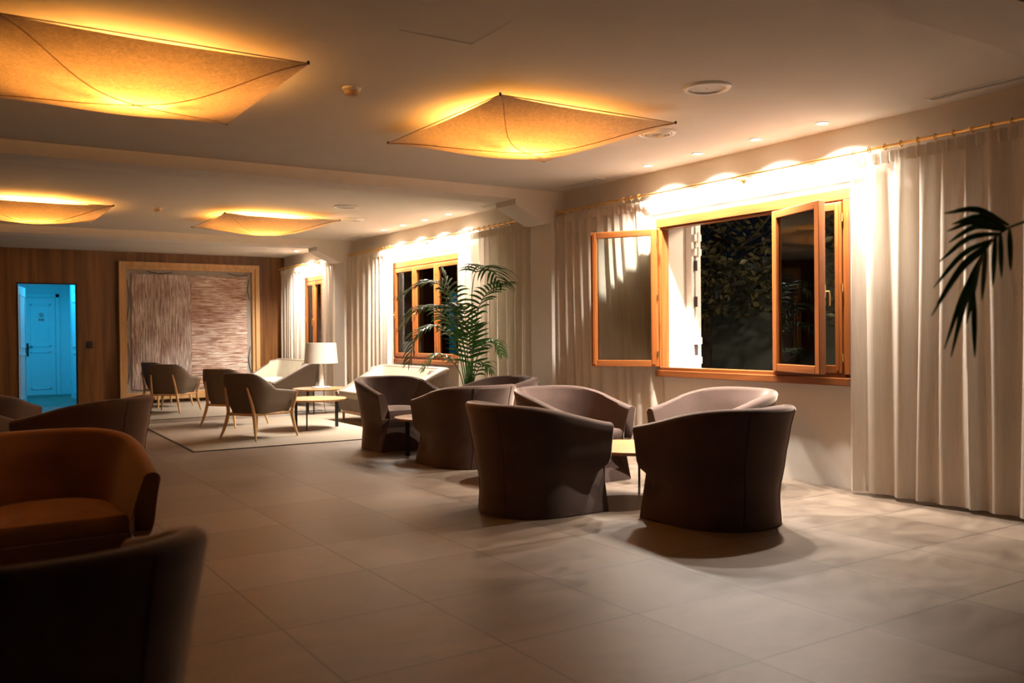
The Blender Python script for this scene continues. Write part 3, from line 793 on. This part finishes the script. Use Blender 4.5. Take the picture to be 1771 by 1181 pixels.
# palm at the right edge; only its drooping frond reaches into view
t = thing('potted_palm', 'dark drooping palm frond reaching in from the right edge before the curtain', 'plant', (4.30, 1.02, 0), -YAW)
b = nb(); lathe(b, [(.17, 0), (.185, .01), (.21, .44), (.215, .46), (.2, .46), (.195, .42)], 36, cap1=False); obj('pot', b, MT['pot'], t)
b = nb(); lathe(b, [(.197, .41), (.1, .43), (.001, .435)], 24, cap0=False); obj('soil', b, MT['soil'], t)
# local point for the frond entering view
def loc1(px, py, d):
    v = fw+r2*((px-885.5)/1541.06)+u2*((590.5-py)/1541.06); w_ = Vector((0, 0, CH))+v*d-Vector((4.30, 1.02, 0))
    return Matrix.Rotation(YAW, 3, 'Z') @ w_
P = [(0, 0, .42), (-.05, .0, 1.1), (-.25, .05, 1.62)]+[tuple(loc1(*q)) for q in ((1830, 372, 3.2), (1768, 385, 3.18), (1728, 405, 3.15), (1698, 445, 3.12), (1684, 500, 3.1))]
b = nb(); C = bez(P, 50); tube(b, C, [.008*(1-.8*i/50) for i in range(51)], 6)
LV = [(1745, 390, 1633, 369), (1742, 396, 1646, 388), (1735, 398, 1640, 420), (1728, 404, 1624, 453), (1718, 414, 1614, 498), (1708, 428, 1611, 546), (1700, 446, 1633, 604), (1690, 470, 1645, 617),
      (1684, 500, 1686, 618), (1694, 455, 1672, 560), (1706, 432, 1698, 520), (1722, 408, 1717, 495), (1746, 396, 1748, 469), (1700, 440, 1652, 575), (1714, 420, 1620, 525), (1738, 400, 1638, 400), (1730, 402, 1732, 480)]
for k, (ax, ay, tx, ty) in enumerate(LV):
    A = loc1(ax, ay, 3.15); B = loc1(tx, ty, 3.02+.05*(k % 5)); mid = (A+B)/2+Vector((0, 0, .035 if tx < ax-40 else .01))
    c = bez([A, mid, B], 8); vw = Vector((0, 1, .15)); prev = None
    for j, p in enumerate(c):
        d_ = (c[min(j+1, 8)]-c[max(j-1, 0)]).normalized(); W = d_.cross(vw).normalized(); hw = .0105*math.sin(PI*(.1+.88*j/8))**.7
        q = (b.verts.new(p+W*hw), b.verts.new(p+vw*hw*.5), b.verts.new(p-W*hw))
        if prev: b.faces.new((prev[0], prev[1], q[1], q[0])); b.faces.new((prev[1], prev[2], q[2], q[1]))
        prev = q
obj('frond', b, MT['leaf'], t, 0)
for k, (dx, dy) in enumerate(((.7, .3), (.5, -.6), (.8, -.2), (.1, -.8))):
    obj('frond', frond_mesh([(0, 0, .42), (.1*dx, .1*dy, 1.1), (.5*dx, .5*dy, 1.6), (dx, dy, 1.45)], .3, .4, 18, .6, .022, 40+k, .5, .008), MT['leaf'], t, 0)

# ------------------------------------------------------------------ ceiling lamps
def pendant(x, y, label, hx=.72, hy=.80):
    t = thing('ceiling_lamp', label, 'ceiling lamp', (x, y, H), 0, 'glowing square fabric ceiling lamps')
    Z = -.09; n = 26; b = nb(); G = []
    def P(u, v):
        d = .115*(1-u*u)*(1-v*v)+.012*((1-u*u)+(1-v*v))
        return Vector((hx*u*(1-.014*(1-v*v)), hy*v*(1-.014*(1-u*u)), Z-d))
    for i in range(n+1): G.append([b.verts.new(P(-1+2*i/n, -1+2*j/n)) for j in range(n+1)])
    for i in range(n):
        for j in range(n): b.faces.new((G[i][j], G[i+1][j], G[i+1][j+1], G[i][j+1]))
    obj('lamp_shade', b, MT['shade'], t)
    b = nb()
    cs = [(-hx, -hy), (hx, -hy), (hx, hy), (-hx, hy)]
    for k in range(4):
        A, B = cs[k], cs[(k+1) % 4]; tube(b, [(*A, Z), (*B, Z)], .0035, 6)
    obj('wire_frame', b, MT['oak'], t)
    for (u, v) in ((1, 1), (1, -1)):
        b = nb(); pts = []
        for i in range(31):
            q = -1+2*i/30; bow = .16*math.sin(PI*(q+1)/2*2)*(1 if v > 0 else -1)
            p = P(max(-1, min(1, u*q)), max(-1, min(1, v*q+bow*(1-q*q)))); pts.append(p+Vector((0, 0, -.003)))
        tube(b, pts, .0032, 5); obj('bent_rod', b, MT['oak'], t)
    for c in cs:
        b = nb(); tube(b, [(c[0], c[1], Z-.006), (c[0], c[1], Z+.012)], .008, 8); tube(b, [(c[0], c[1], Z+.004), (0, 0, -.02)], .0022, 5); obj('corner_peg', b, MT['black'], t)
    b = nb(); lathe(b, [(.06, 0), (.06, -.018), (.02, -.025)], 20); tube(b, [(-.26, 0, -.03), (.26, 0, -.03)], .008, 8); obj('ceiling_rose', b, MT['white_metal'], t)
    for sx in (-.20, .20):
        b = nb(); lathe(b, [(.05, -.172), (.05, -.166), (.012, -.160), (.012, -.03)], 20, (sx, 0, 0)); obj('bulb_holder', b, MT['white_metal'], t)
        b = nb(); lathe(b, [(.016, -.160), (.03, -.15), (.03, -.14), (.014, -.128)], 16, (sx, 0, 0)); obj('light_bulb', b, MT['bulb'], t)
        # reflector bulb throwing upward, and the weaker spill down onto the fabric
        ld = bpy.data.lights.new('bulb_light', 'SPOT'); ld.energy = PEND_UP_W; ld.color = PEND_COL; ld.shadow_soft_size = .03; ld.spot_size = R(170.5); ld.spot_blend = .28
        lo = bpy.data.objects.new('bulb_light', ld); lo.location = (sx, .0, -.122); lo.rotation_euler = (PI, 0, 0); lo.parent = t; col.objects.link(lo)
        ld = bpy.data.lights.new('spill_light', 'POINT'); ld.energy = PEND_W; ld.color = PEND_COL; ld.shadow_soft_size = .05
        lo = bpy.data.objects.new('spill_light', ld); lo.location = (sx*.45, .0, -.125); lo.parent = t; col.objects.link(lo)
    return t
pendant(.97, 5.39, 'large glowing fabric ceiling lamp at the upper left, nearest one')
pendant(3.62, 5.39, 'glowing fabric ceiling lamp in front of the first beam, at the centre')
pendant(.95, 11.47, 'glowing fabric ceiling lamp beyond the beam, cut by the left edge')
pendant(3.60, 11.47, 'glowing fabric ceiling lamp beyond the first beam, above the rug')

# ------------------------------------------------------------------ downlights
dl = None
def make_downlight():
    t = thing('downlight', 'x', 'downlight')
    b = nb(); rows = [ring((0, 0, z), r_, 28) for r_, z in ((.052, 0), (.052, -.005), (.04, -.006), (.036, -.001))]
    loft(b, rows, True, False, False); obj('trim_ring', b, MT['white_metal'], t)
    b = nb(); lathe(b, [(.036, -.003), (.001, -.0035)], 24, cap0=False); obj('lens', b, MT['led'], t)
    ld = bpy.data.lights.new('spot_light', 'SPOT'); ld.energy = SPOT_W; ld.color = SPOT_COL; ld.shadow_soft_size = .03; ld.spot_size = R(132); ld.spot_blend = 1.0
    lo = bpy.data.objects.new('spot_light', ld); lo.location = (0, 0, -.012); lo.parent = t; col.objects.link(lo)
    return t
dl = make_downlight(); first = True
names = ['nearest', 'second', 'third', 'farthest']
for lab, ys in (('above the open window', (4.31, 4.95, 5.60, 6.24)), ('above the middle window', (10.06, 10.72, 11.38, 12.03)), ('above the small end window', (15.1, 15.8))):
    for k, yy in enumerate(ys):
        place(dl, not first, (5.55, yy, H-.0005), 0, 'small bright ceiling spot %s, %s of its row' % (lab, names[k]), 'ceiling spots along the windows'); first = False

# ------------------------------------------------------------------ ceiling fittings
def disc_fit(x, y, r, lab, louv):
    t = thing('ceiling_vent' if louv else 'ceiling_speaker', lab, 'vent' if louv else 'speaker', (x, y, H))
    b = nb(); loft(b, [ring((0, 0, z), q, 44) for q, z in ((r, 0), (r, -.006), (r*.93, -.016), (r*.8, -.012), (r*.78, -.002))], True, False, False); obj('rim', b, MT['white_metal'], t)
    if louv:
        for k, q in enumerate((.66, .5, .34)):
            b = nb(); loft(b, [ring((0, 0, z), r*w_, 36) for w_, z in ((q+.06, -.002), (q+.07, -.014), (q, -.022), (q-.02, -.002))], True, False, False); obj('louvre_ring', b, MT['white_metal'], t)
        b = nb(); lathe(b, [(r*.78, -.001), (.001, -.0015)], 36, cap0=False); obj('dark_throat', b, MT['grey_metal'], t)
    else:
        b = nb(); lathe(b, [(r*.79, -.003), (r*.5, -.005), (.001, -.006)], 40, cap0=False); obj('grille', b, MT['grey_metal'], t)
        b = nb(); lathe(b, [(.008, -.006), (.001, -.012)], 12); obj('centre_screw', b, MT['grey_metal'], t)
disc_fit(4.11, 4.06, .15, 'round flush ceiling speaker right of the central lamp', False)
disc_fit(4.70, 5.18, .15, 'round ringed ceiling vent beside the tip of central lamp', True)
disc_fit(4.15, 10.06, .15, 'round flush ceiling speaker beyond the first beam', False)
disc_fit(4.68, 11.12, .15, 'round ringed ceiling vent beyond the first beam', True)
for x, y, lab in ((2.2, 5.22, 'small tan ceiling detector between the two nearest lamps'), (2.24, 11.23, 'small tan ceiling detector beyond the first beam')):
    t = thing('smoke_detector', lab, 'detector', (x, y, H))
    b = nb(); lathe(b, [(.058, 0), (.058, -.012), (.045, -.02)], 28); obj('mounting_base', b, MT['white_metal'], t)
    b = nb(); lathe(b, [(.045, -.02), (.045, -.042), (.03, -.052), (.001, -.053)], 28); obj('sensor_head', b, MT['detector'], t)
def slot(x0, x1, y0, y1, lab, m='grey_metal', horiz=False):
    t = thing('slot_vent', lab, 'vent', ((x0+x1)/2, (y0+y1)/2, H)); hx, hy = (x1-x0)/2, (y1-y0)/2
    b = nb(); w_ = .012
    box(b, -hx, -hx+w_, -hy, hy, -.006, 0); box(b, hx-w_, hx, -hy, hy, -.006, 0); box(b, -hx+w_, hx-w_, -hy, -hy+w_, -.006, 0); box(b, -hx+w_, hx-w_, hy-w_, hy, -.006, 0)
    obj('vent_frame', b, MT['white_metal'], t, 0)
    b = nb(); box(b, -hx+w_, hx-w_, -hy+w_, hy-w_, -.002, 0); obj('dark_slot', b, MT['seam' if m == 'grey_metal' else 'grey_metal'], t, 0)
    b = nb()
    if hx > hy:
        for k in (-.3, .3): box(b, -hx+w_, hx-w_, k*hy*1.3-.004, k*hy*1.3+.004, -.006, -.002)
    else:
        for k in (-.35, .35): box(b, k*hx-.006, k*hx+.006, -hy+w_, hy-w_, -.006, -.002)
    obj('slat', b, MT['white_metal'], t, 0)
slot(5.555, 5.655, 2.75, 3.50, 'slot vent in the ceiling above the right curtain')
slot(5.555, 5.655, 6.99, 7.80, 'slot vent in the ceiling beside the first pier')
slot(5.555, 5.655, 8.70, 9.35, 'slot vent in the ceiling just behind the corbel')
slot(5.555, 5.655, 12.9, 13.6, 'slot vent in the ceiling beside the second pier')
slot(2.50, 2.82, 8.73, 8.87, 'short pale grille in the ceiling just beyond the first beam', 'white')
b = nb()
for a in ((1.99, 2.42, 4.10, 4.106), (2.414, 2.42, 3.70, 4.10)): box(b, *a, H-.002, H)
struct('trim_4', b, MT['grey_metal'], label='thin outline of a ceiling hatch')
